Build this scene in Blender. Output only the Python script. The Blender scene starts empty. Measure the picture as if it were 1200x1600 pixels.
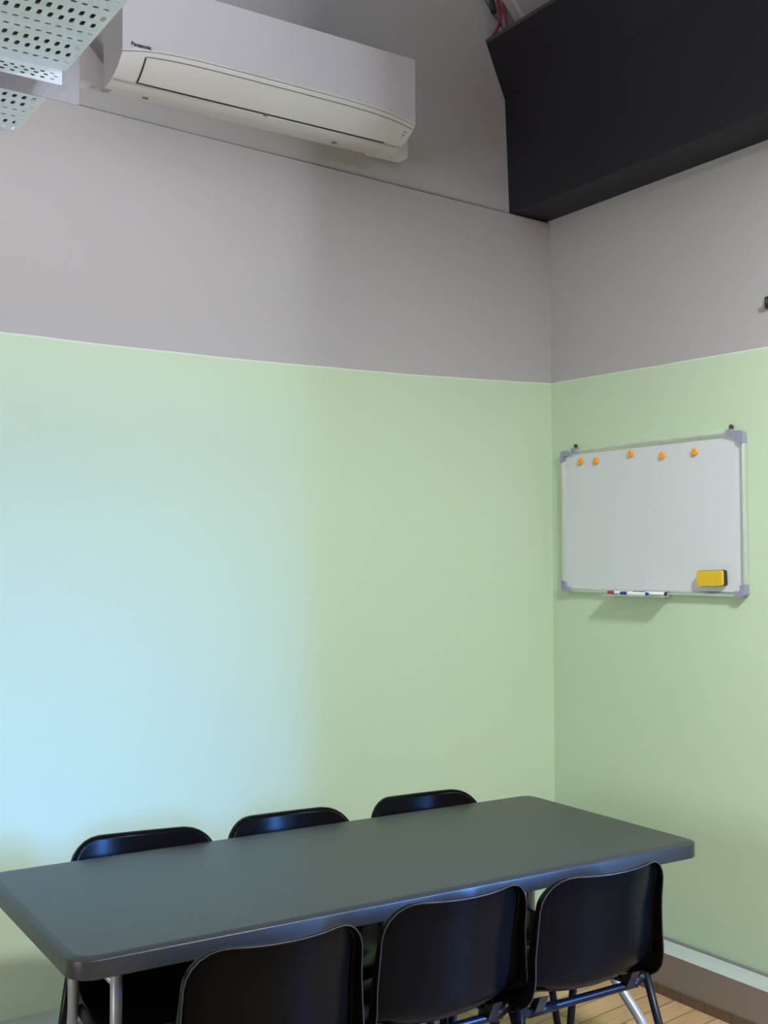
import bpy, bmesh, math, random
from mathutils import Vector, Matrix

random.seed(7)
S = bpy.context.scene
COL = S.collection
PI = math.pi

# ------------------------------------------------------------------ camera
F_PX, PITCH, ROLL, YAW = 1758.3, 0.04234, -0.00268, 0.58551
CAM = Vector((-3.20072, -3.54737, 1.54952))
fw = Vector((math.sin(YAW) * math.cos(PITCH), math.cos(YAW) * math.cos(PITCH), math.sin(PITCH)))
r0 = Vector((math.cos(YAW), -math.sin(YAW), 0))
u0 = r0.cross(fw)
rt = math.cos(ROLL) * r0 + math.sin(ROLL) * u0
up = -math.sin(ROLL) * r0 + math.cos(ROLL) * u0
cam_data = bpy.data.cameras.new('camera')
cam_data.sensor_fit = 'VERTICAL'
cam_data.sensor_height = 36.0
cam_data.lens = F_PX * 36.0 / 1600.0
cam_data.clip_start = 0.05
cam = bpy.data.objects.new('camera', cam_data)
COL.objects.link(cam)
cam.matrix_world = Matrix(((rt.x, up.x, -fw.x, CAM.x), (rt.y, up.y, -fw.y, CAM.y),
                           (rt.z, up.z, -fw.z, CAM.z), (0, 0, 0, 1)))
S.camera = cam

# ------------------------------------------------------------------ exposure, world, lights
S.view_settings.view_transform = 'Standard'
S.view_settings.look = 'None'
S.view_settings.exposure = 0.0
S.view_settings.gamma = 1.0
S.view_settings.use_curve_mapping = False

W = bpy.data.worlds.new('room_ambient')
S.world = W
W.use_nodes = True
bg = W.node_tree.nodes['Background']
bg.inputs['Color'].default_value = (0.95, 0.94, 1.0, 1)
bg.inputs['Strength'].default_value = 0.3


def area(name, loc, target, sx, sy, power, color, spread=PI):
    d = bpy.data.lights.new(name, 'AREA')
    d.shape = 'RECTANGLE'
    d.size, d.size_y = sx, sy
    d.energy = power
    d.color = color
    d.spread = spread
    o = bpy.data.objects.new(name, d)
    COL.objects.link(o)
    o.location = loc
    o.rotation_euler = (Vector(target) - Vector(loc)).to_track_quat('-Z', 'Y').to_euler()
    return o


# daylight through the window in the right wall (behind the camera's right), and the room lamps and added fills
WIN = dict(y0=-4.15, y1=-3.15, z0=0.85, z1=2.1)
REVEAL = 0.27
wy, wz_ = (WIN['y0'] + WIN['y1']) / 2, (WIN['z0'] + WIN['z1']) / 2
# open sky above the horizon outside, and the sunlit ground below it, both seen only through that window
area('sky_light', (2.0, -9.2, 3.7), (0, wy, wz_), 5.5, 4.6, 27500, (0.105, 0.325, 1.0))
area('sunlit_ground_light', (2.0, -9.2, -0.9), (0, wy, wz_), 5.0, 0.9, 4900, (0.96, 0.97, 1.05))
LAMP = (0.955, 0.975, 1.04)
area('pendant_light', (-1.15, -2.80, 3.12), (-1.15, -2.80, 0), 0.28, 0.28, 124, LAMP)
area('ceiling_panel_light', (-1.6, -5.6, 3.4), (-1.6, -5.6, 0), 0.8, 0.8, 40, LAMP)
area('roof_bounce_fill', (-3.4, -4.2, 3.65), (-3.4, -4.2, 6), 0.8, 0.8, 185, LAMP)  # added fill, bounced off the roof to lift the upper walls
# fill added at the far end wall to brighten the right wall
area('far_wall_fill', (-6.34, -2.3, 1.7), (0, -2.3, 1.6), 1.5, 1.4, 85, (0.96, 0.98, 1.03))


# ------------------------------------------------------------------ materials
class NT:
    def __init__(self, name):
        self.m = bpy.data.materials.new(name)
        self.m.use_nodes = True
        self.t = self.m.node_tree
        self.b = self.t.nodes['Principled BSDF']

    def n(self, typ, **kw):
        nd = self.t.nodes.new(typ)
        for k, v in kw.items():
            setattr(nd, k, v)
        return nd

    def l(self, a, b):
        self.t.links.new(a, b)

    def math(self, op, a, b=None, c=None):
        nd = self.n('ShaderNodeMath', operation=op)
        for i, v in enumerate((a, b, c)):
            if v is None:
                continue
            if isinstance(v, (int, float)):
                nd.inputs[i].default_value = v
            else:
                self.l(v, nd.inputs[i])
        return nd.outputs[0]

    def mix(self, fac, a, b):
        nd = self.n('ShaderNodeMix', data_type='RGBA')
        for i, v in ((0, fac), (6, a), (7, b)):
            if isinstance(v, (int, float)):
                nd.inputs[i].default_value = v
            elif isinstance(v, tuple):
                nd.inputs[i].default_value = (*v, 1) if len(v) == 3 else v
            else:
                self.l(v, nd.inputs[i])
        return nd.outputs[2]

    def coord(self):
        return self.n('ShaderNodeTexCoord').outputs['Object']

    def noise(self, scale, detail=3, vec=None, rough=0.5, stretch=None):
        nd = self.n('ShaderNodeTexNoise')
        nd.inputs['Scale'].default_value = scale
        nd.inputs['Detail'].default_value = detail
        nd.inputs['Roughness'].default_value = rough
        v = vec or self.coord()
        if stretch:
            mp = self.n('ShaderNodeMapping')
            mp.inputs['Scale'].default_value = stretch
            self.l(v, mp.inputs[0])
            v = mp.outputs[0]
        self.l(v, nd.inputs['Vector'])
        return nd.outputs['Fac']

    def ramp(self, fac, p0, p1, c0=(0, 0, 0), c1=(1, 1, 1)):
        nd = self.n('ShaderNodeValToRGB')
        e = nd.color_ramp.elements
        e[0].position, e[1].position = p0, p1
        e[0].color, e[1].color = (*c0, 1), (*c1, 1)
        self.l(fac, nd.inputs[0])
        return nd.outputs[0]

    def bump(self, h, strength=0.2, dist=0.002):
        nd = self.n('ShaderNodeBump')
        nd.inputs['Strength'].default_value = strength
        nd.inputs['Distance'].default_value = dist
        self.l(h, nd.inputs['Height'])
        self.l(nd.outputs[0], self.b.inputs['Normal'])

    def base(self, c):
        if isinstance(c, tuple):
            self.b.inputs['Base Color'].default_value = (*c, 1)
        else:
            self.l(c, self.b.inputs['Base Color'])

    def set(self, **kw):
        for k, v in kw.items():
            self.b.inputs[k.replace('_', ' ')].default_value = v


def simple(name, col, rough=0.5, metal=0.0, var=0.06, scale=20.0, bump=0.0, bscale=200.0, spec=0.5, coat=0.0):
    t = NT(name)
    n = t.noise(scale)
    lo = tuple(c * (1 - var) for c in col)
    hi = tuple(min(1, c * (1 + var)) for c in col)
    t.base(t.mix(n, lo, hi))
    t.b.inputs['Roughness'].default_value = rough
    t.b.inputs['Metallic'].default_value = metal
    t.b.inputs['Specular IOR Level'].default_value = spec
    t.b.inputs['Coat Weight'].default_value = coat
    if bump:
        t.bump(t.noise(bscale, 2), bump)
    return t.m


GREEN = (0.495, 0.617, 0.428)
GREY = (0.395, 0.382, 0.375)


def wall_paint(name, side):
    """two coats of paint: pastel green below a hand-cut edge, grey above"""
    t = NT(name)
    sep = t.n('ShaderNodeSeparateXYZ')
    t.l(t.coord(), sep.inputs[0])
    x, y, z = sep.outputs
    if side == 'left':
        d = t.math('ADD', x, 1.65)
        edge = t.math('MULTIPLY_ADD', t.math('MULTIPLY', d, d), 0.0138, 2.2545)
        wob = t.noise(2.2, 2, stretch=(1, 0, 0))
    else:
        edge = t.math('MULTIPLY_ADD', y, 0.0165, 2.2911)
        wob = t.noise(2.2, 2, stretch=(0, 1, 0))
    edge = t.math('ADD', edge, t.math('MULTIPLY_ADD', wob, 0.008, -0.004))
    above = t.math('GREATER_THAN', z, edge)
    lip = t.math('LESS_THAN', t.math('ABSOLUTE', t.math('SUBTRACT', z, t.math('SUBTRACT', edge, 0.002))), 0.0022)
    n1 = t.noise(1.3, 3)
    n2 = t.noise(6, 4, rough=0.6)
    g = t.mix(n1, tuple(c * 0.98 for c in GREEN), tuple(c * 1.02 for c in GREEN))
    gr = t.mix(n1, tuple(c * 0.96 for c in GREY), tuple(c * 1.04 for c in GREY))
    # faint rubbed scuffs in the grey coat
    sc = t.noise(3.0, 5, rough=0.7, stretch=(0.7, 1, 1.6))
    gr = t.mix(t.math('MULTIPLY', t.ramp(sc, 0.64, 0.74), 0.22), gr, (0.46, 0.45, 0.45))
    c = t.mix(above, g, gr)
    c = t.mix(t.math('MULTIPLY', lip, 0.45), c, (0.75, 0.78, 0.7))
    t.base(c)
    t.set(Roughness=0.55)
    t.b.inputs['Specular IOR Level'].default_value = 0.3
    t.bump(n2, 0.06, 0.004)
    return t.m


def floor_mat():
    t = NT('floor_boards')
    mp = t.n('ShaderNodeMapping')
    mp.inputs['Rotation'].default_value = (0, 0, math.radians(-7))
    t.l(t.coord(), mp.inputs[0])
    br = t.n('ShaderNodeTexBrick')
    br.offset = 0.37
    br.inputs['Scale'].default_value = 1.0
    br.inputs['Mortar Size'].default_value = 0.0022
    br.inputs['Mortar Smooth'].default_value = 0.3
    br.inputs['Bias'].default_value = 0.0
    br.inputs['Brick Width'].default_value = 0.62
    br.inputs['Row Height'].default_value = 0.092
    br.inputs['Color1'].default_value = (0.50, 0.33, 0.17, 1)
    br.inputs['Color2'].default_value = (0.60, 0.42, 0.23, 1)
    br.inputs['Mortar'].default_value = (0.10, 0.06, 0.035, 1)
    t.l(mp.outputs[0], br.inputs['Vector'])
    g = t.noise(5, 5, vec=mp.outputs[0], rough=0.6, stretch=(1.2, 14, 1))
    grain = t.ramp(g, 0.3, 0.75, (0.78, 0.76, 0.74), (1.08, 1.06, 1.04))
    mul = t.n('ShaderNodeMix', data_type='RGBA', blend_type='MULTIPLY')
    mul.inputs[0].default_value = 1
    t.l(br.outputs['Color'], mul.inputs[6])
    t.l(grain, mul.inputs[7])
    k = t.ramp(t.noise(9, 1, vec=mp.outputs[0]), 0.78, 0.80)
    t.base(t.mix(k, mul.outputs[2], (0.12, 0.06, 0.03)))
    t.set(Roughness=0.38)
    t.bump(t.math('SUBTRACT', 1.0, br.outputs['Fac']), 0.3, 0.002)
    return t.m


def galvanised(name, col=(0.62, 0.71, 0.79), metal=0.35, rough=0.42):
    t = NT(name)
    v = t.n('ShaderNodeTexVoronoi')
    v.inputs['Scale'].default_value = 55
    t.l(t.coord(), v.inputs['Vector'])
    n = t.noise(14, 4, rough=0.6)
    c = t.mix(v.outputs['Color'], tuple(k * 0.93 for k in col), tuple(k * 1.05 for k in col))
    c = t.mix(t.math('MULTIPLY', n, 0.35), c, tuple(k * 0.8 for k in col))
    t.base(c)
    t.set(Metallic=metal)
    t.l(t.math('MULTIPLY_ADD', n, 0.2, rough - 0.1), t.b.inputs['Roughness'])
    return t.m


def chair_plastic():
    t = NT('black_moulded_plastic')
    n = t.noise(9, 3)
    c = t.mix(n, (0.0028, 0.0025, 0.0024), (0.0045, 0.004, 0.0037))
    sp = t.ramp(t.noise(38, 6, rough=0.75), 0.80, 0.84)
    t.base(t.mix(t.math('MULTIPLY', sp, 0.5), c, (0.25, 0.24, 0.22)))
    t.l(t.math('MULTIPLY_ADD', n, 0.10, 0.21), t.b.inputs['Roughness'])
    t.b.inputs['Specular IOR Level'].default_value = 0.06
    t.bump(t.noise(420, 2), 0.02, 0.0008)
    return t.m


def table_mat():
    t = NT('grey_moulded_tabletop')
    n = t.noise(3.5, 4, stretch=(0.6, 5, 1))
    c = t.mix(n, (0.022, 0.0245, 0.0235), (0.029, 0.0315, 0.031))
    t.base(c)
    t.set(Roughness=0.36)
    t.b.inputs['Specular IOR Level'].default_value = 0.42
    t.bump(t.noise(3.0, 2, stretch=(0.5, 7, 1)), 0.10, 0.004)
    return t.m


M = {
    'plain': simple('pale_grey_wall_paint', (0.30, 0.30, 0.29), 0.6, spec=0.3),
    'wall_left': wall_paint('wall_left_paint', 'left'),
    'wall_right': wall_paint('wall_right_paint', 'right'),
    'upper': simple('upper_wall_paint', (0.44, 0.432, 0.43), 0.6, var=0.05, scale=1.5, spec=0.3),
    'floor': floor_mat(),
    'ledge_top': simple('painted_concrete_ledge', (0.41, 0.46, 0.44), 0.6, var=0.12, scale=14, bump=0.2, bscale=40),
    'ledge_face': simple('taupe_painted_plinth', (0.235, 0.20, 0.178), 0.35, var=0.06, scale=4),
    'seal_and_shade': simple('dark_sealant_and_shade', (0.17, 0.18, 0.165), 0.6),  # sealant bead on the plinth, and the painted shadow line at the wall step
    'skirt': simple('brown_skirting_wood', (0.13, 0.085, 0.055), 0.4, var=0.2, scale=12),
    'black': simple('matt_black_paint', (0.0105, 0.0093, 0.0165), 0.55, var=0.12, scale=2.5, bump=0.08, bscale=6, spec=0.4),
    'black_edge': simple('dark_edge_strip', (0.06, 0.06, 0.06), 0.5),
    'roof': simple('roof_sheet', (0.42, 0.41, 0.42), 0.5, metal=0.1),
    'red': simple('red_cable_sheath', (0.20, 0.008, 0.022), 0.45),
    'grey_cable': simple('grey_cable_sheath', (0.30, 0.30, 0.31), 0.5),
    'dark_cable': simple('black_cable_sheath', (0.015, 0.015, 0.018), 0.5),
    'ac_front': simple('white_glossy_plastic', (0.53, 0.525, 0.55), 0.32, var=0.01, scale=3),
    'ac_body': simple('off_white_plastic', (0.53, 0.525, 0.51), 0.4, var=0.015, scale=3),
    'ac_side': simple('pale_grey_plastic', (0.55, 0.545, 0.55), 0.45, var=0.015, scale=3),  # even pale grey for the back chassis
    'dark': simple('dark_slot', (0.02, 0.02, 0.02), 0.7),
    'ink': simple('printed_black', (0.02, 0.02, 0.025), 0.5),
    'mark': simple('printed_grey', (0.12, 0.12, 0.12), 0.5),
    'trunk': simple('white_trunking_plastic', (0.70, 0.69, 0.72), 0.4, var=0.01),
    'galv': galvanised('galvanised_steel'),
    'galv_plate': galvanised('bright_galvanised_sheet', (0.30, 0.30, 0.33), 0.35, 0.5),
    'board': simple('whiteboard_enamel', (0.585, 0.615, 0.63), 0.25, var=0.012, scale=3, spec=0.5),
    'alu': simple('brushed_aluminium', (0.72, 0.76, 0.73), 0.3, metal=0.75, var=0.04),
    'cap': simple('lavender_grey_plastic', (0.265, 0.265, 0.36), 0.4, var=0.03),
    'screw': simple('dark_screw_steel', (0.10, 0.095, 0.07), 0.4, metal=0.6),
    'orange': simple('orange_plastic', (0.83, 0.33, 0.012), 0.35, var=0.03),
    'yellow': simple('yellow_felt', (0.66, 0.44, 0.015), 0.8, var=0.05, scale=60),
    'eraser': simple('charcoal_plastic', (0.02, 0.022, 0.022), 0.5),
    'pen_white': simple('white_pen_barrel', (0.80, 0.80, 0.82), 0.35),
    'pen_red': simple('red_pen_cap', (0.42, 0.03, 0.03), 0.4),
    'pen_blue': simple('blue_pen_cap', (0.015, 0.03, 0.20), 0.4),
    'pen_black': simple('black_pen_cap', (0.012, 0.012, 0.015), 0.4),
    'table': table_mat(),
    'pipe': simple('grey_powder_coated_steel', (0.30, 0.32, 0.33), 0.35, metal=0.3, var=0.03),
    'chair': chair_plastic(),
    'frame': simple('black_enamelled_tube', (0.006, 0.006, 0.009), 0.34, var=0.1, spec=0.2),
    'rim': simple('black_edge_highlight', (0.026, 0.026, 0.028), 0.4, var=0.25, scale=30),  # lighter tone painting the highlight along the chair edges
    'lug': simple('dark_blue_black_bracket', (0.007, 0.008, 0.014), 0.4),
    'hook': simple('dark_bronze_fitting', (0.05, 0.045, 0.04), 0.4, metal=0.5),
    'win': simple('white_window_frame', (0.75, 0.75, 0.74), 0.4),
}


# ------------------------------------------------------------------ mesh helpers
def obj(name, bm, mat, parent=None, smooth=False, loc=None, rot=None, recalc=True):
    if recalc:
        bmesh.ops.recalc_face_normals(bm, faces=bm.faces)
    me = bpy.data.meshes.new(name)
    bm.to_mesh(me)
    bm.free()
    for mm in (mat if isinstance(mat, (list, tuple)) else [mat]):
        me.materials.append(mm)
    if smooth:
        for p in me.polygons:
            p.use_smooth = True
    o = bpy.data.objects.new(name, me)
    COL.objects.link(o)
    if parent:
        o.parent = parent
    if loc:
        o.location = loc
    if rot:
        o.rotation_euler = rot
    return o


def tag(o, label, cat, group=None):
    o['label'] = label
    o['category'] = cat
    if group:
        o['group'] = group
    return o


def thing(name, label, cat, loc=(0, 0, 0), rotz=0.0, group=None):
    o = bpy.data.objects.new(name, None)
    o.empty_display_size = 0.1
    COL.objects.link(o)
    o.location = loc
    o.rotation_euler = (0, 0, rotz)
    return tag(o, label, cat, group)


def struct(name, bm, mat, parent=None, **kw):
    o = obj(name, bm, mat, parent, **kw)
    if not parent:
        o['kind'] = 'structure'
    return o


def box(bm, x0, x1, y0, y1, z0, z1, mi=0):
    v = [bm.verts.new(p) for p in ((x0, y0, z0), (x1, y0, z0), (x1, y1, z0), (x0, y1, z0),
                                   (x0, y0, z1), (x1, y0, z1), (x1, y1, z1), (x0, y1, z1))]
    fs = []
    for q in ((0, 3, 2, 1), (4, 5, 6, 7), (0, 1, 5, 4), (1, 2, 6, 5), (2, 3, 7, 6), (3, 0, 4, 7)):
        f = bm.faces.new([v[i] for i in q])
        f.material_index = mi
        fs.append(f)
    return fs


def bx(*a):
    bm = bmesh.new()
    box(bm, *a)
    return bm


def bevel(bm, w, seg=2, angle=30):
    es = [e for e in bm.edges if len(e.link_faces) == 2 and e.calc_face_angle(0) > math.radians(angle)]
    bmesh.ops.bevel(bm, geom=es, offset=w, segments=seg, affect='EDGES', profile=0.5, clamp_overlap=True)
    return bm


def prism(bm, poly, axis, a, b):
    """poly: 2D outline; axis 'x': poly is (y,z); 'y': poly is (x,z); 'z': poly is (x,y)"""
    def P(p, t):
        return {'x': (t, p[0], p[1]), 'y': (p[0], t, p[1]), 'z': (p[0], p[1], t)}[axis]
    va = [bm.verts.new(P(p, a)) for p in poly]
    vb = [bm.verts.new(P(p, b)) for p in poly]
    n = len(poly)
    fs = [bm.faces.new(va), bm.faces.new(vb[::-1])]
    for i in range(n):
        fs.append(bm.faces.new((va[i], vb[i], vb[(i + 1) % n], va[(i + 1) % n])))
    return fs


def tube_into(bm, pts, r, seg=12, fillet=0.0, fseg=5, cap=True):
    P = [Vector(p) for p in pts]
    if fillet > 0 and len(P) > 2:
        Q = [P[0]]
        for i in range(1, len(P) - 1):
            a, b, c = P[i - 1], P[i], P[i + 1]
            da, dc = (a - b), (c - b)
            k = min(fillet, da.length * 0.49, dc.length * 0.49)
            s, e = b + da.normalized() * k, b + dc.normalized() * k
            for j in range(fseg + 1):
                t = j / fseg
                Q.append((1 - t) ** 2 * s + 2 * t * (1 - t) * b + t * t * e)
        Q.append(P[-1])
        P = Q
    rings = []
    nrm = None
    for i, p in enumerate(P):
        t = (P[min(i + 1, len(P) - 1)] - P[max(i - 1, 0)]).normalized()
        if nrm is None:
            nrm = t.orthogonal().normalized()
        else:
            nrm = (nrm - t * nrm.dot(t)).normalized()
        bn = t.cross(nrm)
        rr = r[i] if isinstance(r, (list, tuple)) else r
        rings.append([bm.verts.new(p + (nrm * math.cos(2 * PI * k / seg) + bn * math.sin(2 * PI * k / seg)) * rr)
                      for k in range(seg)])
    for a, b in zip(rings, rings[1:]):
        for k in range(seg):
            bm.faces.new((a[k], a[(k + 1) % seg], b[(k + 1) % seg], b[k]))
    if cap:
        bm.faces.new(rings[0][::-1])
        bm.faces.new(rings[-1])


def tube(pts, r, **kw):
    bm = bmesh.new()
    tube_into(bm, pts, r, **kw)
    return bm


def smooth_by_angle(o, deg=35):
    me = o.data
    for p in me.polygons:
        p.use_smooth = True
    try:
        me.set_sharp_from_angle(angle=math.radians(deg))
    except Exception:
        pass
    return o


# ------------------------------------------------------------------ room
ROOM_X, ROOM_Y = -6.4, -7.5


def ledge_z(x):
    return 2.973 - 0.0272 * x


bm = bmesh.new()
xs = [ROOM_X, -3.2, -2.01, -1.39, -0.845, -0.242, 0.0]
zs = [ledge_z(x) for x in xs]
prism(bm, [(xs[0], 0.0)] + list(zip(xs, zs)) + [(0.0, 0.0)], 'y', 0.0, 0.18)
struct('wall_left', bm, M['wall_left'])

bm = bmesh.new()
for (xa, xb) in zip(xs[1:], xs[2:]):
    prism(bm, [(xa, ledge_z(xa)), (xb, ledge_z(xb)), (xb, ledge_z(xb) + 0.006), (xa, ledge_z(xa) + 0.006)], 'y', 0.006, 0.0205)
struct('step_shadow_line', bm, M['seal_and_shade'])  # dark strip standing in for the shadow line at the wall step
APEX_X, APEX_Z, EAVE_Z = -3.2, 6.73, 3.53
bm = bmesh.new()
prism(bm, [(ROOM_X, ledge_z(ROOM_X)), (ROOM_X, EAVE_Z), (APEX_X, APEX_Z - 0.02), (0.0, EAVE_Z), (0.0, ledge_z(0))][::-1]
      + [(x, ledge_z(x)) for x in xs[1:-1]], 'y', 0.02, 0.18)
struct('wall_upper', bm, M['upper'])

bm = bmesh.new()
w = WIN
box(bm, 0, REVEAL, w['y1'], 0.18, -0.05, EAVE_Z)
box(bm, 0, REVEAL, ROOM_Y, w['y0'], -0.05, EAVE_Z)
box(bm, 0, REVEAL, w['y0'], w['y1'], -0.05, w['z0'])
box(bm, 0, REVEAL, w['y0'], w['y1'], w['z1'], EAVE_Z)
box(bm, -0.28, 0.0, -2.45, -2.10, 0.0, 2.985)      # unseen pier, added to block window light towards the corner
struct('wall_right', bm, M['wall_right'])
bm = bmesh.new()
prism(bm, [(ROOM_X - 0.15, -0.05), (REVEAL, -0.05), (REVEAL, EAVE_Z), (0, EAVE_Z), (APEX_X, APEX_Z), (ROOM_X, EAVE_Z), (ROOM_X - 0.15, EAVE_Z)], 'y', ROOM_Y - 0.15, ROOM_Y)
struct('wall_rear', bm, M['plain'])
struct('wall_far', bx(ROOM_X - 0.15, ROOM_X, ROOM_Y, 0.18, -0.05, EAVE_Z), M['plain'])

bm = bmesh.new()
fx0, fx1 = REVEAL - 0.06, REVEAL
for a in ((w['y0'], w['y0'] + 0.05, w['z0'], w['z1']), (w['y1'] - 0.05, w['y1'], w['z0'], w['z1']),
          (w['y0'] + 0.05, w['y1'] - 0.05, w['z0'], w['z0'] + 0.05), (w['y0'] + 0.05, w['y1'] - 0.05, w['z1'] - 0.05, w['z1'])):
    box(bm, fx0, fx1, *a)
struct('window_1', bm, M['win'])

struct('floor', bx(ROOM_X, REVEAL, ROOM_Y, 0.18, -0.1, 0.0), M['floor'])

bm = bmesh.new()
for a in ((-3.12, -3.05, 0.93, 2.47), (-1.55, -1.48, 0.93, 2.47), (-3.05, -1.55, 0.93, 1.0), (-3.05, -1.55, 2.4, 2.47)):
    box(bm, ROOM_X, ROOM_X + 0.05, *a)
struct('fill_light_frame', bm, M['win'])  # made-up frame around the far wall fill, solid wall behind it

# pitched sheet roof with trapezoid ribs running down the slope
bm = bmesh.new()
prof = []
y = 0.18
pitch = 0.2
yy = -0.045
ridge = []
prof.append((0.18, 0.0))
k = 0
while yy > ROOM_Y + 0.3:
    prof += [(yy, 0.0), (yy - 0.012, -0.016), (yy - 0.052, -0.016), (yy - 0.064, 0.0)]
    yy -= pitch
prof.append((ROOM_Y, 0.0))
for (xa, za, xb, zb) in ((0.0, EAVE_Z, APEX_X, APEX_Z), (APEX_X, APEX_Z, ROOM_X, EAVE_Z)):
    lo = [bm.verts.new((xa, py, za + dz + 0.02)) for py, dz in prof]
    hi = [bm.verts.new((xb, py, zb + dz + 0.02)) for py, dz in prof]
    lo2 = [bm.verts.new((xa, py, za + dz + 0.024)) for py, dz in prof]
    hi2 = [bm.verts.new((xb, py, zb + dz + 0.024)) for py, dz in prof]
    for i in range(len(prof) - 1):
        bm.faces.new((lo[i], lo[i + 1], hi[i + 1], hi[i]))
        bm.faces.new((lo2[i], hi2[i], hi2[i + 1], lo2[i + 1]))
struct('ceiling', bm, M['roof'], recalc=False)

# boxed black beam under the eaves
bm = bmesh.new()
prism(bm, [(0.0, 2.985), (-0.205, 2.985), (-0.2245, 3.462), (-0.322, 3.680), (-0.300, 3.700), (-0.12, 3.60), (0.0, 3.49)],
      'y', ROOM_Y, 0.02)
struct('ceiling_beam', bm, M['black'])
bm = bmesh.new()
prism(bm, [(-0.322, 3.6805), (-0.3275, 3.692), (-0.315, 3.7), (-0.30, 3.7005)], 'y', ROOM_Y, 0.02)
struct('trim_1', bm, M['black_edge'])

# raised plinth (ledge) at the foot of both walls
LD, LZ = 0.128, 0.150


def ledge(name, x0, x1, y0, y1):
    b = bmesh.new()
    fs = box(b, x0, x1, y0, y1, 0.0, LZ)
    for f in fs:
        f.material_index = 1
    fs[1].material_index = 0
    return struct(name, b, [M['ledge_top'], M['ledge_face']])


ledge('baseboard_right', -LD, 0.0, ROOM_Y, 0.0)
ledge('baseboard_left', ROOM_X, -LD, -LD, 0.0)
struct('trim_2', bx(-0.018, 0.0, ROOM_Y, 0.0, LZ, LZ + 0.004), M['seal_and_shade'])
bm = bmesh.new()
yy = -LD - 0.005
while yy > ROOM_Y + 0.1:
    box(bm, -LD - 0.005, -LD, yy - 0.107, yy, 0.0, 0.036)
    yy -= 0.109
struct('trim_3', bm, M['skirt'])

# ------------------------------------------------------------------ cables above the beam
tag(obj('cable', tube([(-0.335, -0.03, 4.00), (-0.302, -0.03, 3.845), (-0.285, -0.03, 3.79), (-0.292, -0.03, 3.75), (-0.315, -0.03, 3.705),
                       (-0.32, -0.02, 3.698)], 0.0065, fillet=0.03), M['red'], smooth=True),
    'dark red cable curling left onto the top end of the black beam', 'cable', 'red cables above the beam')
tag(obj('cable', tube([(-0.318, -0.048, 3.98), (-0.284, -0.048, 3.82), (-0.268, -0.046, 3.76), (-0.262, -0.05, 3.71)], 0.0065, fillet=0.03),
        M['red'], smooth=True),
    'dark red cable dropping straight behind the top edge of the black beam', 'cable', 'red cables above the beam')
tag(obj('cable', tube([(-0.352, -0.006, 4.0), (-0.318, -0.006, 3.86), (-0.3, -0.006, 3.80)], 0.010, fillet=0.02), M['dark_cable'], smooth=True),
    'short black cable along the wall beside the red cables', 'cable')
tag(obj('conduit', tube([(-0.285, -0.085, 3.96), (-0.235, -0.085, 3.80), (-0.215, -0.09, 3.70)], 0.010, fillet=0.03), M['grey_cable'], smooth=True),
    'light grey conduit under the sheet roof, right of the red cables', 'conduit')

# ------------------------------------------------------------------ air conditioner
AX0, AX1, AYF, AYB = -2.000, -0.910, -0.300, -0.135
ac = thing('air_conditioner', 'white wall-mounted air conditioner high on the grey upper wall', 'air conditioner', (-1.455, 0.0, 3.05))


def acl(bm):
    bmesh.ops.translate(bm, verts=bm.verts, vec=(1.455, 0, -3.05))
    return bm


def arch(x):
    u = (x - (AX0 + AX1) / 2) / ((AX1 - AX0) / 2)
    return 0.031 * (1 - min(1.0, abs(u)) ** 5)


def loft(bm, secs):
    rows = [[bm.verts.new((x, y, z)) for y, z in sec] for x, sec in secs]
    n = len(rows[0])
    for a, b in zip(rows, rows[1:]):
        for k in range(n):
            bm.faces.new((a[k], b[k], b[(k + 1) % n], a[(k + 1) % n]))
    bm.faces.new(rows[0])
    bm.faces.new(rows[-1][::-1])


def xs_between(a, b, n=40):
    return [a + (b - a) * (0.5 - 0.5 * math.cos(PI * i / n)) for i in range(n + 1)]


def slope(t, off, x):
    """point on the sloped underside at x: t = 0 under the panel edge, t = 1 at the slot"""
    a, b = Vector((0, -0.2985, 3.1020 + arch(x))), Vector((0, -0.2160, 3.0560))
    p = a.lerp(b, t)
    n = Vector((0, -(b.z - a.z), b.y - a.y)).normalized()
    n = -n if n.z > 0 else n
    return p + n * (off + 4 * t * (1 - t) * 0.007)


def strip(bm, x0, x1, t0, t1, o0, o1, n=24, m=6):
    """thin shell lying on the slope between t0..t1, from offset o0 (inner) to o1 (outer)"""
    secs = []
    for x in xs_between(x0, x1, n):
        ts = [t0 + (t1 - t0) * i / m for i in range(m + 1)]
        sec = [(slope(t, o1, x).y, slope(t, o1, x).z) for t in ts] + [(slope(t, o0, x).y, slope(t, o0, x).z) for t in ts[::-1]]
        secs.append((x, sec))
    loft(bm, secs)


bm = bmesh.new()
secs = []
for x in xs_between(AX0, AX1):
    sec = [(AYB, 3.342), (-0.284, 3.342), (-0.284, 3.108 + arch(x))]
    sec += [(slope(i / 8, 0.0, x).y, slope(i / 8, 0.0, x).z) for i in range(9)]
    sec += [(-0.203, 3.0525), (-0.190, 3.0475), (-0.160, 3.045), (AYB, 3.046)]
    secs.append((x, sec))
loft(bm, secs)
smooth_by_angle(obj('casing', acl(bm), M['ac_body'], ac), 30)
bm = bmesh.new()
prism(bm, [(0.019, 3.325), (AYB, 3.325), (AYB, 3.050), (-0.086, 3.053), (-0.070, 3.090), (0.0, 3.098), (0.019, 3.10)], 'x', AX0 + 0.03, AX1 - 0.03)
obj('back_chassis', acl(bm), M['ac_side'], ac)
bm = bmesh.new()
secs = []
for x in xs_between(AX0 - 0.001, AX1 + 0.001):
    a = arch(x)
    secs.append((x, [(-0.283, 3.348), (-0.296, 3.348), (-0.300, 3.3445), (-0.3022, 3.118 + a), (-0.3015, 3.1085 + a), (-0.2985, 3.1045 + a), (-0.283, 3.106 + a)]))
loft(bm, secs)
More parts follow.
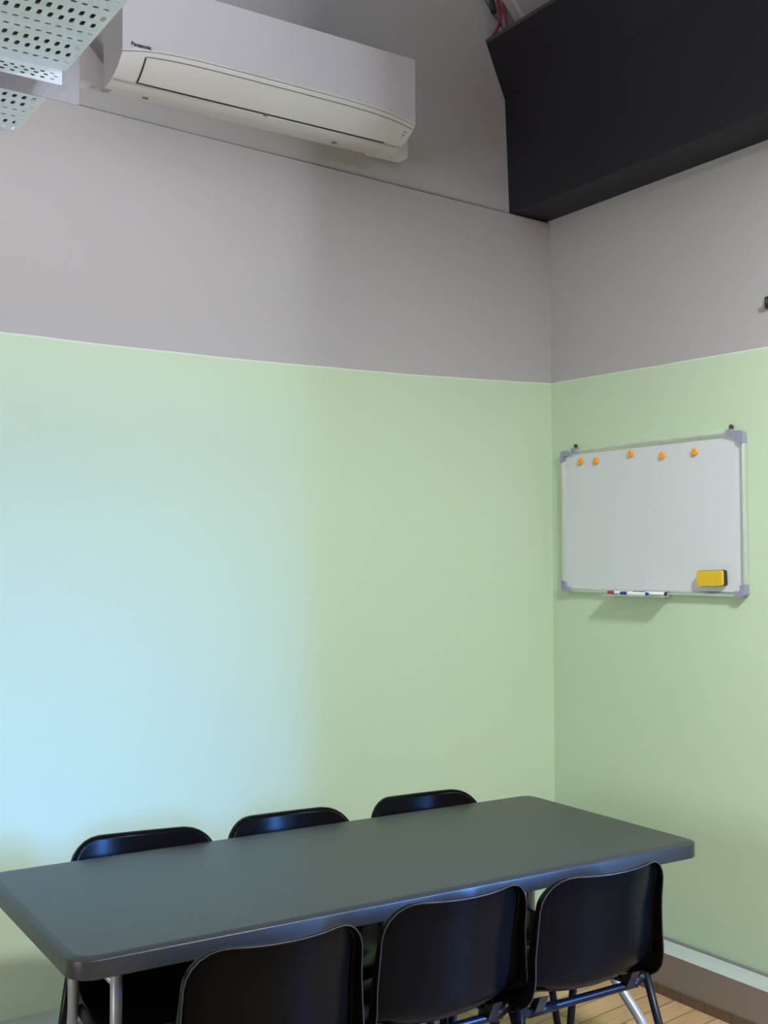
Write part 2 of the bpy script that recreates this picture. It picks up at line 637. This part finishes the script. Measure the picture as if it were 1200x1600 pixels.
smooth_by_angle(obj('front_panel', acl(bm), M['ac_front'], ac), 30)
# air flap on the sloped underside, a dark slot below it and at its left end
FX0, FX1 = -1.918, -0.985
FT0 = 0.15
bm = bmesh.new()
strip(bm, FX0, FX1, FT0, 1.0, 0.0003, 0.0032)
smooth_by_angle(obj('air_flap', acl(bm), M['ac_body'], ac), 30)
bm = bmesh.new()
strip(bm, FX0 - 0.004, FX1, 1.0, 1.06, -0.002, 0.0026, m=1)
strip(bm, FX0 - 0.0045, FX0 - 0.0004, FT0, 1.0, -0.002, 0.0026, n=2)
obj('air_slot', acl(bm), M['dark'], ac)
# thin seams
bm = bmesh.new()
strip(bm, FX0, AX1 - 0.004, FT0 - 0.022, FT0 - 0.002, -0.001, 0.0012, m=1)
strip(bm, FX1 + 0.0005, FX1 + 0.0012, FT0, 1.0, -0.001, 0.0006, n=2)
obj('seam', acl(bm), M['mark'], ac)
# rounded lip below the slot
bm = bmesh.new()
tube_into(bm, [(AX0 + 0.006, -0.2045, 3.0525), (AX1 - 0.006, -0.2045, 3.0525)], 0.0045, seg=12)
obj('lower_lip', acl(bm), M['ac_front'], ac, smooth=True)
for cx in (-1.862, -1.15):
    obj('clip', acl(bx(cx - 0.009, cx + 0.009, -0.142, -0.134, 3.0415, 3.0455)), M['mark'], ac)
obj('catch', acl(bx(-1.472, -1.456, -0.2150, -0.206, 3.048, 3.059)), M['mark'], ac)
bm = bmesh.new()
for i, (t, wd) in enumerate(((0.34, 0.012), (0.47, 0.010), (0.60, 0.005))):
    strip(bm, -0.940, -0.940 + wd, t, t + 0.035, -0.001, 0.0007, n=1, m=1)
obj('indicator_mark', acl(bm), M['mark'], ac)
# maker's lettering
fc = bpy.data.curves.new('logo', 'FONT')
fc.body = 'Panasonic'
fc.size = 0.0175
fc.offset = 0.0007
fc.extrude = 0.0004
fo = bpy.data.objects.new('logo_text', fc)
COL.objects.link(fo)
bpy.context.view_layer.update()
me = bpy.data.meshes.new_from_object(fo.evaluated_get(bpy.context.evaluated_depsgraph_get()))
bpy.data.objects.remove(fo)
wid = max(v.co.x for v in me.vertices)
me.transform(Matrix.Diagonal((0.066 / wid, 1, 1, 1)))
lo = bpy.data.objects.new('logo', me)
me.materials.clear()
me.materials.append(M['ink'])
COL.objects.link(lo)
lo.parent = ac
lo.location = (-1.9735 + 1.455, -0.3024, 3.1265 - 3.05)
lo.rotation_euler = (PI / 2, 0, 0)
lo['label'] = 'small black maker lettering'

# white pipe trunking behind the unit
pc = thing('pipe_trunking', 'white plastic pipe trunking on the wall behind and below the air conditioner', 'trunking', (-1.6, 0, 3.08))
bm = bmesh.new()
prism(bm, [(-2.75, 3.087), (-1.972, 3.087), (-1.972, 3.150), (-2.035, 3.215), (-2.75, 3.215)], 'y', -0.064, -0.002)
bevel(bm, 0.006, 2, 40)
bmesh.ops.translate(bm, verts=bm.verts, vec=(1.6, 0, -3.08))
smooth_by_angle(obj('duct_cover', bm, M['trunk'], pc))
bm = bmesh.new()
prism(bm, [(-0.935, 3.083), (-0.778, 3.083), (-0.778, 3.19), (-0.935, 3.19)], 'y', -0.064, -0.002)
bevel(bm, 0.005, 2, 40)
bmesh.ops.translate(bm, verts=bm.verts, vec=(1.6, 0, -3.08))
smooth_by_angle(obj('end_cover', bm, M['trunk'], pc))
for cx in (-2.0, -0.84):
    obj('screw', tube([(cx + 1.6, -0.035, 0.0015), (cx + 1.6, -0.035, 0.008)], 0.006, seg=10), M['board'], pc)

# ------------------------------------------------------------------ cable trays
PX = 0.025


def perforated(bm, u_end, u_start, rows, v0, v1, off, place):
    """flat sheet from u_start to u_end (u) and v0..v1 (v), rows = list of (v, hu, hv); place(u, v, d) -> xyz"""
    def V(u, v, d):
        return bm.verts.new(place(u, v, d))

    def plain(ua, ub, va, vb):
        for d in (0, 1):
            bm.faces.new([V(ua, va, d), V(ub, va, d), V(ub, vb, d), V(ua, vb, d)])

    rows = sorted(rows)
    edges = [v0] + [(a[0] + b[0]) / 2 for a, b in zip(rows, rows[1:])] + [v1]
    for i, (rv, hu, hv) in enumerate(rows):
        va, vb = edges[i], edges[i + 1]
        u = u_end - (0.004 if (i % 2) else 0.0125)
        plain(u, u_end, va, vb)
        while u - PX > u_start:
            ua, ub, cu = u - PX, u, u - PX / 2
            c = min(hu, hv) * 0.6
            hole = [(hu, -hv + c), (hu, hv - c), (hu - c, hv), (-hu + c, hv), (-hu, hv - c), (-hu, -hv + c), (-hu + c, -hv), (hu - c, -hv)]
            hole = [(cu + a, rv + b) for a, b in hole]
            out = [(ub, hole[0][1]), (ub, hole[1][1]), (hole[2][0], vb), (hole[3][0], vb), (ua, hole[4][1]), (ua, hole[5][1]),
                   (hole[6][0], va), (hole[7][0], va)]
            cor = {1: (ub, vb), 3: (ua, vb), 5: (ua, va), 7: (ub, va)}
            lay = []
            for d in (0, 1):
                H = [V(a, b, d) for a, b in hole]
                O = [V(a, b, d) for a, b in out]
                for k in range(8):
                    j = (k + 1) % 8
                    bm.faces.new((H[k], H[j], O[j], O[k]))
                    if k in cor:
                        bm.faces.new((O[k], O[j], V(*cor[k], d)))
                lay.append(H)
            for k in range(8):
                j = (k + 1) % 8
                bm.faces.new((lay[0][k], lay[0][j], lay[1][j], lay[1][k]))
            u -= PX
        plain(u_start, u, va, vb)


TH = 0.0016
SQ, DS = (0.0055, 0.0125), (0.0072, 0.0042)
TE1 = -2.313
rows1 = []
pat = [DS, SQ, SQ, DS]
v = -0.790
for i in range(12):
    hu, hv = pat[i % 4]
    rows1.append((v, hu, hv))
    v -= 0.0455
T1Y0, T1Y1 = rows1[-1][0] - 0.03, -0.742
t1 = thing('cable_tray', 'wider perforated galvanised cable tray, nearer the camera at the top left', 'cable tray', (TE1, -1.0, 2.8), group='cable trays')
bm = bmesh.new()
perforated(bm, 0.0, -0.75, [(r[0] + 1.0, r[1], r[2]) for r in rows1], T1Y0 + 1.0, T1Y1 + 1.0, 0,
           lambda u, vv, d: (u, vv, d * TH))
obj('tray_bed', bm, M['galv'], t1)
bm = bmesh.new()
perforated(bm, -0.010, -0.75, [(-0.0135, 0.0055, 0.002), (-0.020, 0.0055, 0.002), (-0.0285, 0.0055, 0.0022)], -0.0375, 0.0, 0,
           lambda u, vv, d: (u, 0.258 + d * TH, vv))
tube_into(bm, [(-0.75, 0.258, -0.0375), (-0.016, 0.258, -0.0375)], 0.002, seg=8)
obj('side_flange', bm, M['galv'], t1)
bm = bmesh.new()
perforated(bm, -0.010, -0.75, [(-0.0135, 0.0055, 0.002), (-0.020, 0.0055, 0.002), (-0.0285, 0.0055, 0.0022)], -0.0375, 0.0, 0,
           lambda u, vv, d: (u, T1Y0 + 1.0 + d * TH, vv))
obj('side_flange', bm, M['galv'], t1)
for rx in (-0.62,):
    for ry in (0.2525, -0.29):
        obj('hanger_rod', tube([(rx, ry, 0.002), (rx, ry, 3.0)], 0.005, seg=8), M['galv'], t1)

for k in range(11):
    cy = -0.782 - 0.0455 * k
    gm = M['grey_cable'] if k in (4, 9) else M['dark_cable']
    rr = 0.017 if k % 3 else 0.020
    tag(obj('cable', tube([(-3.0, cy, 2.8018 + rr), (-2.336 + 0.012 * (k % 2), cy + 0.004, 2.8018 + rr)], rr, seg=10), gm, smooth=True),
        '%s cable run lying along the wider perforated tray, seen through its slots' % ('grey' if k in (4, 9) else 'black'), 'cable', 'cables in the wide tray')

tag(obj('cable', tube([(-3.0, -0.700, 2.803), (-2.345, -0.700, 2.803)], 0.020, seg=10), M['dark_cable'], smooth=True),  # put in behind the flange so that its holes look dark
    'added black cable darkening the slots between the wider tray and the bright steel plate', 'cable')

TZ2 = 2.762
for k in range(5):
    cy = -0.612 + 0.050 * k
    tag(obj('cable', tube([(-3.0, cy, TZ2 + 0.0216), (-2.352, cy, TZ2 + 0.0216)], 0.020, seg=10), M['dark_cable'], smooth=True),
        'black cable run lying along the narrower tray nearer the wall, seen through its slots', 'cable', 'cables in the narrow tray')
t2 = thing('cable_tray', 'narrower perforated galvanised cable tray, the one nearer the wall at the top left', 'cable tray', (TE1 - 0.018, -0.5, TZ2), group='cable trays')
rows2 = [(-0.608, *SQ), (-0.5625, *SQ), (-0.517, *DS), (-0.4715, *DS), (-0.426, *SQ), (-0.3805, *SQ)]
bm = bmesh.new()
perforated(bm, 0.0, -0.75, [(r[0] + 0.5, r[1], r[2]) for r in rows2], -0.645 + 0.5, -0.352 + 0.5, 0, lambda u, vv, d: (u, vv, d * TH))
obj('tray_bed', bm, M['galv'], t2)
for yv in (-0.143, 0.146):
    obj('side_flange', bx(-0.75, 0.0, yv, yv + 0.0015, 0.0, 0.045), M['galv'], t2)
obj('hanger_rod', tube([(-0.68, 0.126, 0.002), (-0.68, 0.126, 3.0)], 0.005, seg=8), M['galv'], t2)

tag(obj('steel_plate', bx(-3.06, -2.249, -0.652, -0.6495, 2.757, 3.04), M['galv_plate']),
    'plain bright galvanised steel plate standing between the two cable trays', 'metal plate')

# ------------------------------------------------------------------ whiteboard
WY0, WY1, WZ0, WZ1 = -1.000, -0.080, 1.417, 1.994
wb = thing('whiteboard', 'framed whiteboard hanging on the green right wall', 'whiteboard', (0, (WY0 + WY1) / 2, WZ0))
wc, wz = (WY0 + WY1) / 2, WZ0
hw, hh = (WY1 - WY0) / 2, WZ1 - WZ0
obj('writing_surface', bx(-0.013, -0.006, -hw + 0.010, hw - 0.010, 0.010, hh - 0.010), M['board'], wb)
fr = 0.017


def rail(y0, y1, z0, z1, along):
    b = bmesh.new()
    # two-step aluminium extrusion
    if along == 'y':
        s = 1 if z0 > 0.3 else -1
        zo, zi = (z1, z0) if s > 0 else (z0, z1)
        pr = [(-0.004, zo), (-0.020, zo), (-0.022, zo - s * 0.002), (-0.022, zo - s * 0.006), (-0.017, zo - s * 0.0075), (-0.017, zo - s * 0.009),
              (-0.021, zo - s * 0.0105), (-0.0145, zi), (-0.004, zi)]
        va = [b.verts.new((px, y0, pz)) for px, pz in pr]
        vb = [b.verts.new((px, y1, pz)) for px, pz in pr]
    else:
        s = 1 if y0 > 0 else -1
        yo, yi = (y1, y0) if s > 0 else (y0, y1)
        pr = [(-0.004, yo), (-0.020, yo), (-0.022, yo - s * 0.002), (-0.022, yo - s * 0.006), (-0.017, yo - s * 0.0075), (-0.017, yo - s * 0.009),
              (-0.021, yo - s * 0.0105), (-0.0145, yi), (-0.004, yi)]
        va = [b.verts.new((px, py, z0)) for px, py in pr]
        vb = [b.verts.new((px, py, z1)) for px, py in pr]
    n = len(pr)
    b.faces.new(va)
    b.faces.new(vb[::-1])
    for i in range(n):
        b.faces.new((va[i], vb[i], vb[(i + 1) % n], va[(i + 1) % n]))
    return b


obj('frame_rail', rail(-hw + 0.012, hw - 0.012, hh - fr, hh, 'y'), M['alu'], wb)
obj('frame_rail', rail(-hw + 0.012, hw - 0.012, 0.0, fr, 'y'), M['alu'], wb)
obj('frame_rail', rail(-hw, -hw + fr, 0.012, hh - 0.012, 'z'), M['alu'], wb)
obj('frame_rail', rail(hw - fr, hw, 0.012, hh - 0.012, 'z'), M['alu'], wb)
for sy in (-1, 1):
    for sz in (0, 1):
        b = bmesh.new()
        L, T = 0.048, 0.0215
        R = 0.016
        oy, oz = sy * (hw + 0.0015), (hh + 0.0015 if sz else -0.0015)
        dz = -1 if sz else 1
        poly = []
        for k in range(5):
            a = k / 4 * PI / 2
            poly.append((oy - sy * (R - R * math.sin(a)), oz + dz * (R - R * math.cos(a))))
        poly += [(oy, oz + dz * (L - 0.003)), (oy - sy * 0.006, oz + dz * L), (oy - sy * T, oz + dz * (L - 0.008)), (oy - sy * T, oz + dz * (T + 0.004)), (oy - sy * (T + 0.004), oz + dz * T),
                 (oy - sy * (L - 0.004), oz + dz * T), (oy - sy * L, oz + dz * 0.006), (oy - sy * (L - 0.003), oz)]
        prism(b, poly, 'x', -0.026, -0.002)
        bevel(b, 0.0035, 2, 50)
        smooth_by_angle(obj('corner_cap', b, M['cap'], wb))
for yy in (WY1 - 0.075, WY0 + 0.058):
    b = bmesh.new()
    box(b, -0.025, -0.002, yy - wc - 0.012, yy - wc + 0.012, hh - 0.014, hh + 0.006)
    box(b, -0.012, -0.002, yy - wc - 0.009, yy - wc + 0.009, hh + 0.006, hh + 0.011)
    bevel(b, 0.003, 2, 50)
    hc = obj('hanging_clip', b, M['cap'], wb)
    sc = tube([(0.0, yy - wc, hh + 0.019), (-0.010, yy - wc, hh + 0.019)], 0.004, seg=10)
    tube_into(sc, [(-0.010, yy - wc, hh + 0.019), (-0.013, yy - wc, hh + 0.019)], 0.008, seg=10)
    tube_into(sc, [(-0.006, yy - wc, hh + 0.012), (-0.010, yy - wc, hh + 0.012)], 0.0085, seg=10)
    obj('screw', sc, M['screw'], hc)
# pen tray clipped under the board
PT0, PT1 = -0.655, -0.345
b = bmesh.new()
prism(b, [(-0.016, 0.004), (-0.018, -0.007), (-0.062, -0.010), (-0.068, -0.004), (-0.066, -0.0035), (-0.061, -0.0075), (-0.021, -0.0045), (-0.019, 0.004)], 'y', PT0 - wc, PT1 - wc)
obj('pen_tray', b, M['alu'], wb)

MG = [(-0.190, 1.9458, 'orange round magnet nearest the left edge of the whiteboard'),
      (-0.278, 1.9419, 'orange round magnet second from the left, close beside the leftmost one'),
      (-0.466, 1.955, 'orange round magnet in the middle of the five, set slightly higher'),
      (-0.6255, 1.935, 'orange round magnet second from the right, set a little lower'),
      (-0.7815, 1.9367, 'orange round magnet nearest the right edge, above the yellow eraser')]
for (my, mz, lab) in MG:
    b = bmesh.new()
    R = 0.0143
    prof_ = [(0.0, R), (0.0045, R), (0.0065, R * 0.93), (0.0085, R * 0.8), (0.0082, R * 0.55), (0.0075, R * 0.3), (0.0072, 0.0001)]
    rings = [[b.verts.new((-h, r * math.cos(2 * PI * k / 24), r * math.sin(2 * PI * k / 24))) for k in range(24)] for h, r in prof_]
    for a_, b_ in zip(rings, rings[1:]):
        for k in range(24):
            b.faces.new((a_[k], a_[(k + 1) % 24], b_[(k + 1) % 24], b_[k]))
    b.faces.new(rings[0])
    b.faces.new(rings[-1])
    mo = obj('magnet', b, M['orange'], smooth=True, loc=(-0.0132, my, mz))
    tag(mo, lab, 'magnet', 'orange magnets along the top of the whiteboard')

er = thing('board_eraser', 'yellow and black whiteboard eraser stuck at the lower right of the board', 'eraser', (-0.0131, -0.861, 1.4805))
er.rotation_euler = (math.radians(-2.0), 0, 0)


def rounded_rect(hy, hz, r, n=5):
    pts = []
    for (cy, cz, a0) in ((hy - r, hz - r, 0), (-hy + r, hz - r, 90), (-hy + r, -hz + r, 180), (hy - r, -hz + r, 270)):
        for k in range(n + 1):
            a = math.radians(a0 + 90 * k / n)
            pts.append((cy + r * math.cos(a), cz + r * math.sin(a)))
    return pts


b = bmesh.new()
prism(b, rounded_rect(0.0575, 0.0285, 0.009), 'x', -0.017, 0.0)
bevel(b, 0.002, 2, 50)
smooth_by_angle(obj('grip', b, M['eraser'], er))
b = bmesh.new()
prism(b, rounded_rect(0.0560, 0.0272, 0.008), 'x', -0.028, -0.017)
bevel(b, 0.002, 2, 50)
smooth_by_angle(obj('felt_pad', b, M['yellow'], er))


def marker(label, x, y_tip, z, length, capmat, ang=0.0):
    t = thing('marker_pen', label, 'marker', (x, y_tip, z), ang, 'markers in the pen tray')
    r = 0.0072
    smooth = dict(smooth=True)
    b = bmesh.new()
    tube_into(b, [(0, -0.035, 0), (0, -length + 0.006, 0)], r * 0.93, seg=14)
    obj('barrel', b, M['pen_white'], t, smooth=False)
    smooth_by_angle(t.children[-1])
    b = bmesh.new()
    tube_into(b, [(0, 0, 0), (0, -0.003, 0), (0, -0.032, 0), (0, -0.038, 0)], [r * 0.75, r * 0.92, r, r], seg=14)
    smooth_by_angle(obj('cap', b, capmat, t))
    b = bmesh.new()
    tube_into(b, [(0, -length + 0.008, 0), (0, -length + 0.002, 0), (0, -length, 0)], [r * 0.95, r * 0.95, r * 0.7], seg=14)
    smooth_by_angle(obj('end_plug', b, capmat, t))
    return t


marker('white marker pen with a red cap at the left end of the pen tray', -0.0300, -0.352, 1.4205, 0.142, M['pen_red'])
marker('white marker pen with a blue cap lying at the front of the pen tray', -0.0475, -0.436, 1.4185, 0.140, M['pen_blue'])
marker('white marker pen with a black end at the right end of the pen tray', -0.0300, -0.508, 1.4205, 0.138, M['pen_black'], 0.06)

# small dark fitting on the right wall, cut by the picture's edge
hk = thing('wall_hook', 'small dark metal fitting on the grey right wall at the right edge of the picture', 'hook', (0, -1.115, 2.42))
b = bx(-0.012, 0.0, -0.022, 0.022, -0.018, 0.022)
bevel(b, 0.003, 2)
obj('back_plate', b, M['hook'], hk)
obj('peg', tube([(-0.010, 0, 0.0), (-0.03, 0, -0.008), (-0.034, 0, 0.012)], 0.005, seg=10, fillet=0.008), M['hook'], hk, smooth=True)

# ------------------------------------------------------------------ table
TL, TW, TZ = 1.812, 0.773, 0.745
TROT = -0.0245
TC = (-1.5426, -0.9306)
tb = thing('folding_table', 'long dark grey moulded plastic table with rounded corners in the corner of the room', 'table', (TC[0], TC[1], 0), TROT)


def rr_ring(bm, hx, hy, r, z, n=8):
    pts = []
    for (cx, cy, a0) in ((hx - r, hy - r, 0), (-hx + r, hy - r, 90), (-hx + r, -hy + r, 180), (hx - r, -hy + r, 270)):
        for k in range(n + 1):
            a = math.radians(a0 + 90 * k / n)
            pts.append(bm.verts.new((cx + r * math.cos(a), cy + r * math.sin(a), z)))
    return pts


bm = bmesh.new()
spec = [(0.030, 0.010, TZ - 0.043), (0.004, 0.0, TZ - 0.045), (0.0, 0.0, TZ - 0.043), (0.0, 0.0, TZ - 0.0075), (0.0007, 0.0, TZ - 0.0058), (0.0022, 0.0, TZ - 0.0048),
        (0.014, 0.0, TZ - 0.0012), (0.017, 0.0, TZ - 0.0002), (0.021, 0.0, TZ)]
rings = []
for ins, _, z in spec:
    rings.append(rr_ring(bm, TL / 2 - ins, TW / 2 - ins, max(0.055 - ins, 0.02), z))
n = len(rings[0])
for a_, b_ in zip(rings, rings[1:]):
    for k in range(n):
        bm.faces.new((a_[k], a_[(k + 1) % n], b_[(k + 1) % n], b_[k]))
bm.faces.new(rings[-1])
bm.faces.new(rings[0][::-1])
smooth_by_angle(obj('tabletop', bm, M['table'], tb), 40)
for ex in (-1, 1):
    X = ex * (TL / 2 - (0.168 if ex < 0 else 0.185))
    YI, YO = 0.160, 0.350
    for sy in (-1, 1):
        pts = [(X, sy * YI, TZ - 0.046), (X, sy * YI, 0.385), (X, sy * YO, 0.235), (X, sy * YO, 0.012)]
        lg = obj('leg', tube(pts, 0.0138, seg=14, fillet=0.06), M['pipe'], tb, smooth=True)
        ft = obj('foot_cap', tube([(X, sy * YO, 0.0), (X, sy * YO, 0.03)], 0.0165, seg=14), M['ink'], lg)
    obj('cross_bar', tube([(X, -YI, 0.60), (X, YI, 0.60)], 0.010, seg=12), M['pipe'], tb, smooth=True)
    obj('fixing_plate', bx(X - 0.03, X + 0.03, -YI - 0.03, YI + 0.03, TZ - 0.05, TZ - 0.0435), M['pipe'], tb)

# ------------------------------------------------------------------ stacking chairs


def catmull(pts, n):
    out = []
    P = [Vector(p) for p in pts]
    P = [P[0] * 2 - P[1]] + P + [P[-1] * 2 - P[-2]]
    for i in range(1, len(P) - 2):
        for k in range(n):
            t = k / n
            a, b, c, d = P[i - 1], P[i], P[i + 1], P[i + 2]
            out.append(0.5 * ((2 * b) + (-a + c) * t + (2 * a - 5 * b + 4 * c - d) * t * t + (-a + 3 * b - 3 * c + d) * t ** 3))
    out.append(P[-2])
    return out


def lerp_tab(tab, x):
    if x <= tab[0][0]:
        return tab[0][1]
    for (a, va), (b, vb) in zip(tab, tab[1:]):
        if x <= b:
            t = (x - a) / (b - a)
            t = t * t * (3 - 2 * t)
            return va + (vb - va) * t
    return tab[-1][1]


def shell_bm():
    line = catmull([(-0.040, 0.770), (-0.028, 0.708), (-0.014, 0.64), (-0.006, 0.580), (0.002, 0.530), (0.024, 0.488), (0.080, 0.460), (0.18, 0.444),
                    (0.27, 0.437), (0.35, 0.444), (0.415, 0.444), (0.448, 0.432)], 16)
    cum = [0.0]
    for a, b in zip(line, line[1:]):
        cum.append(cum[-1] + (b - a).length)
    LT = cum[-1]

    def at(s):
        for i in range(len(cum) - 1):
            if s <= cum[i + 1]:
                t = (s - cum[i]) / (cum[i + 1] - cum[i])
                return line[i].lerp(line[i + 1], t)
        return line[-1]

    rt_, rf = 0.075, 0.06
    s_vals = [0.0, 0.003, 0.010, 0.022, 0.038, 0.056, 0.075]
    k = 0.11
    while k < LT - 0.075:
        s_vals.append(k)
        k += 0.026
    s_vals += [LT - t for t in (0.06, 0.042, 0.026, 0.012, 0.003, 0.0)]
    wt = [(0.0, 0.195), (0.10, 0.197), (0.22, 0.204), (0.32, 0.210), (0.42, 0.214), (0.60, 0.215), (LT, 0.205)]
    ct = [(0.0, 0.056), (0.12, 0.056), (0.25, 0.050), (0.33, 0.034), (0.42, 0.020), (0.58, 0.014), (0.70, 0.004), (LT, -0.004)]
    ft = [(0.0, 0.016), (0.06, 0.024), (0.18, 0.034), (0.30, 0.050), (0.36, 0.052), (0.45, 0.040), (0.60, 0.032), (LT, 0.026)]
    us = [-1, -0.96, -0.88, -0.76, -0.6, -0.42, -0.22, 0, 0.22, 0.42, 0.6, 0.76, 0.88, 0.96, 1]
    bm = bmesh.new()
    grid, nor, sval = [], [], []
    for s in s_vals:
        w_ = lerp_tab(wt, s)
        if s < rt_:
            w_ = w_ - rt_ + math.sqrt(max(rt_ ** 2 - (rt_ - s) ** 2, 0))
        if LT - s < rf:
            q = LT - s
            w_ = w_ - rf + math.sqrt(max(rf ** 2 - (rf - q) ** 2, 0))
        p = at(s)
        d = (at(min(s + 0.004, LT)) - at(max(s - 0.004, 0))).normalized()
        nf = Vector((-d.y, d.x))           # towards the sitter
        if nf.x < 0 and s < LT * 0.5:
            nf = -nf
        if s >= LT * 0.5 and nf.y < 0:
            nf = -nf
        c = lerp_tab(ct, s)
        row = []
        for u in us:
            x = u * w_
            uu = abs(x) / 0.2
            o = c * min(uu, 1.1) ** 2.2
            row.append(bm.verts.new((x, p.x + nf.x * o, p.y + nf.y * o)))
        grid.append(row)
        nor.append(Vector((0, nf.x, nf.y)))
        sval.append(s)
    for a, b in zip(grid, grid[1:]):
        for i in range(len(us) - 1):
            bm.faces.new((a[i], a[i + 1], b[i + 1], b[i]))
    # rolled rim: boundary loop pushed outwards and away from the sitter
    loop = []
    m, nn = len(grid), len(us)
    for i in range(nn):
        loop.append((0, i))
    for j in range(1, m):
        loop.append((j, nn - 1))
    for i in range(nn - 2, -1, -1):
        loop.append((m - 1, i))
    for j in range(m - 2, 0, -1):
        loop.append((j, 0))
    co = [grid[j][i].co.copy() for j, i in loop]
    r1, r2, r3 = [], [], []
    for idx, (j, i) in enumerate(loop):
        a, b = co[idx - 1], co[(idx + 1) % len(co)]
        t = (b - a).normalized()
        n_ = nor[j]
        out = t.cross(n_).normalized()
        ctr = Vector((0, n_.y * 0, 0))
        # make sure 'out' points away from the shell middle
        mid = Vector((0, at(min(max(sval[j], 0.12), LT - 0.12)).x, at(min(max(sval[j], 0.12), LT - 0.12)).y))
        if out.dot(co[idx] - mid) < 0:
            out = -out
        f = lerp_tab(ft, sval[j])
        r1.append(bm.verts.new(co[idx] + out * 0.0045 - n_ * 0.0035))
        r2.append(bm.verts.new(co[idx] + out * 0.0075 - n_ * (0.35 * f)))
        r3.append(bm.verts.new(co[idx] + out * 0.010 - n_ * f))
    base = [grid[j][i] for j, i in loop]
    n = len(loop)
    for a_, b_ in ((base, r1), (r1, r2), (r2, r3)):
        for k in range(n):
            bm.faces.new((a_[k], a_[(k + 1) % n], b_[(k + 1) % n], b_[k]))
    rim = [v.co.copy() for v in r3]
    return bm, rim


def make_chair():
    t = thing('stacking_chair', 'x', 'chair')
    sbm, rim = shell_bm()
    sh = obj('seat_shell', sbm, M['chair'], t, smooth=True)
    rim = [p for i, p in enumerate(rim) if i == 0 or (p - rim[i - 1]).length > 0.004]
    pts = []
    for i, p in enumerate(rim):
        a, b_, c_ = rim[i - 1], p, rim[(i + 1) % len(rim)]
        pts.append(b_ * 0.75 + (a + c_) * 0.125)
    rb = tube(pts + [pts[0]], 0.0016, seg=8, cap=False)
    obj('edge_highlight', rb, M['rim'], sh, smooth=True)  # bead in a lighter tone, standing in for the edge highlight
    md = sh.modifiers.new('thickness', 'SOLIDIFY')
    md.thickness = 0.0042
    md.offset = 0.0
    sd = sh.modifiers.new('smooth', 'SUBSURF')
    sd.levels = 1
    sd.render_levels = 2
    R = 0.0112
    # rear bar dips between the rear legs, front bar and two side rails
    b = bmesh.new()
    tube_into(b, [(-0.214, 0.078, 0.452), (-0.185, 0.085, 0.428), (0.185, 0.085, 0.428), (0.214, 0.078, 0.452)], R, seg=14, fillet=0.04)
    obj('rear_bar', b, M['frame'], t, smooth=True)
    b = bmesh.new()
    tube_into(b, [(-0.205, 0.345, 0.405), (0.205, 0.345, 0.405)], R, seg=14)
    obj('front_bar', b, M['frame'], t, smooth=True)
    for sx in (-1, 1):
        b = bmesh.new()
        tube_into(b, [(sx * 0.190, 0.085, 0.424), (sx * 0.200, 0.345, 0.405)], 0.009, seg=12)
        obj('side_rail', b, M['frame'], t, smooth=True)
        for pts in ([(sx * 0.214, 0.076, 0.454), (sx * 0.250, -0.050, 0.012)], [(sx * 0.207, 0.345, 0.412), (sx * 0.232, 0.420, 0.012)]):
            lg = obj('leg', tube(pts, R, seg=14), M['frame'], t, smooth=True)
            d = (Vector(pts[1]) - Vector(pts[0])).normalized()
            e = Vector(pts[1])
            obj('foot_cap', tube([e - d * 0.03, e - d * 0.0, e + Vector((0, 0, -0.012))], 0.0135, seg=12), M['ink'], lg)
        b = bmesh.new()
        prism(b, [(0.050, 0.474), (0.088, 0.458), (0.092, 0.426), (0.074, 0.426)], 'x', sx * 0.155 - 0.014, sx * 0.155 + 0.014)
        bevel(b, 0.003, 2)
        obj('shell_bracket', b, M['lug'], t)
        obj('shell_bracket', bx(sx * 0.135 - 0.018, sx * 0.135 + 0.018, 0.33, 0.36, 0.405, 0.436), M['lug'], t)
    b = bmesh.new()
    tube_into(b, [(-0.178, 0.085, 0.428), (-0.095, 0.085, 0.428)], 0.0128, seg=14)
    obj('sleeve', b, M['frame'], t, smooth=True)
    return t


def dup(root):
    r = root.copy()
    COL.objects.link(r)
    for ch in list(root.children):
        c = ch.copy()
        COL.objects.link(c)
        c.parent = r
        for g in ch.children:
            d = g.copy()
            COL.objects.link(d)
            d.parent = c
    return r


CH = [
    # front row: backs to the camera
    (-2.080, -1.455, 0.00, 'black plastic chair backing the camera, leftmost in front of the table', 'chairs along the front of the table'),
    (-1.592, -1.428, 0.00, 'black plastic chair backing the camera, middle of the three in front of the table', 'chairs along the front of the table'),
    (-1.163, -1.470, 0.00, 'black plastic chair backing the camera, in front of the table nearest the right wall', 'chairs along the front of the table'),
    # back row: facing the camera, backs rising over the far table edge
    (-1.995, -0.508, PI - 0.14, 'black plastic chair facing the camera behind the left end of the table', 'chairs between the table and the wall'),
    (-1.535, -0.520, PI - 0.05, 'black plastic chair in the middle of the row behind the table, facing the camera', 'chairs between the table and the wall'),
    (-1.040, -0.530, PI - 0.05, 'black plastic chair behind the table nearest the room corner, facing the camera', 'chairs between the table and the wall'),
]
first = make_chair()
roots = [first] + [dup(first) for _ in CH[1:]]
for r, (x, y, rz, lab, grp) in zip(roots, CH):
    r.location = (x, y, 0)
    r.rotation_euler = (0, 0, rz + TROT)
    tag(r, lab, 'chair', grp)
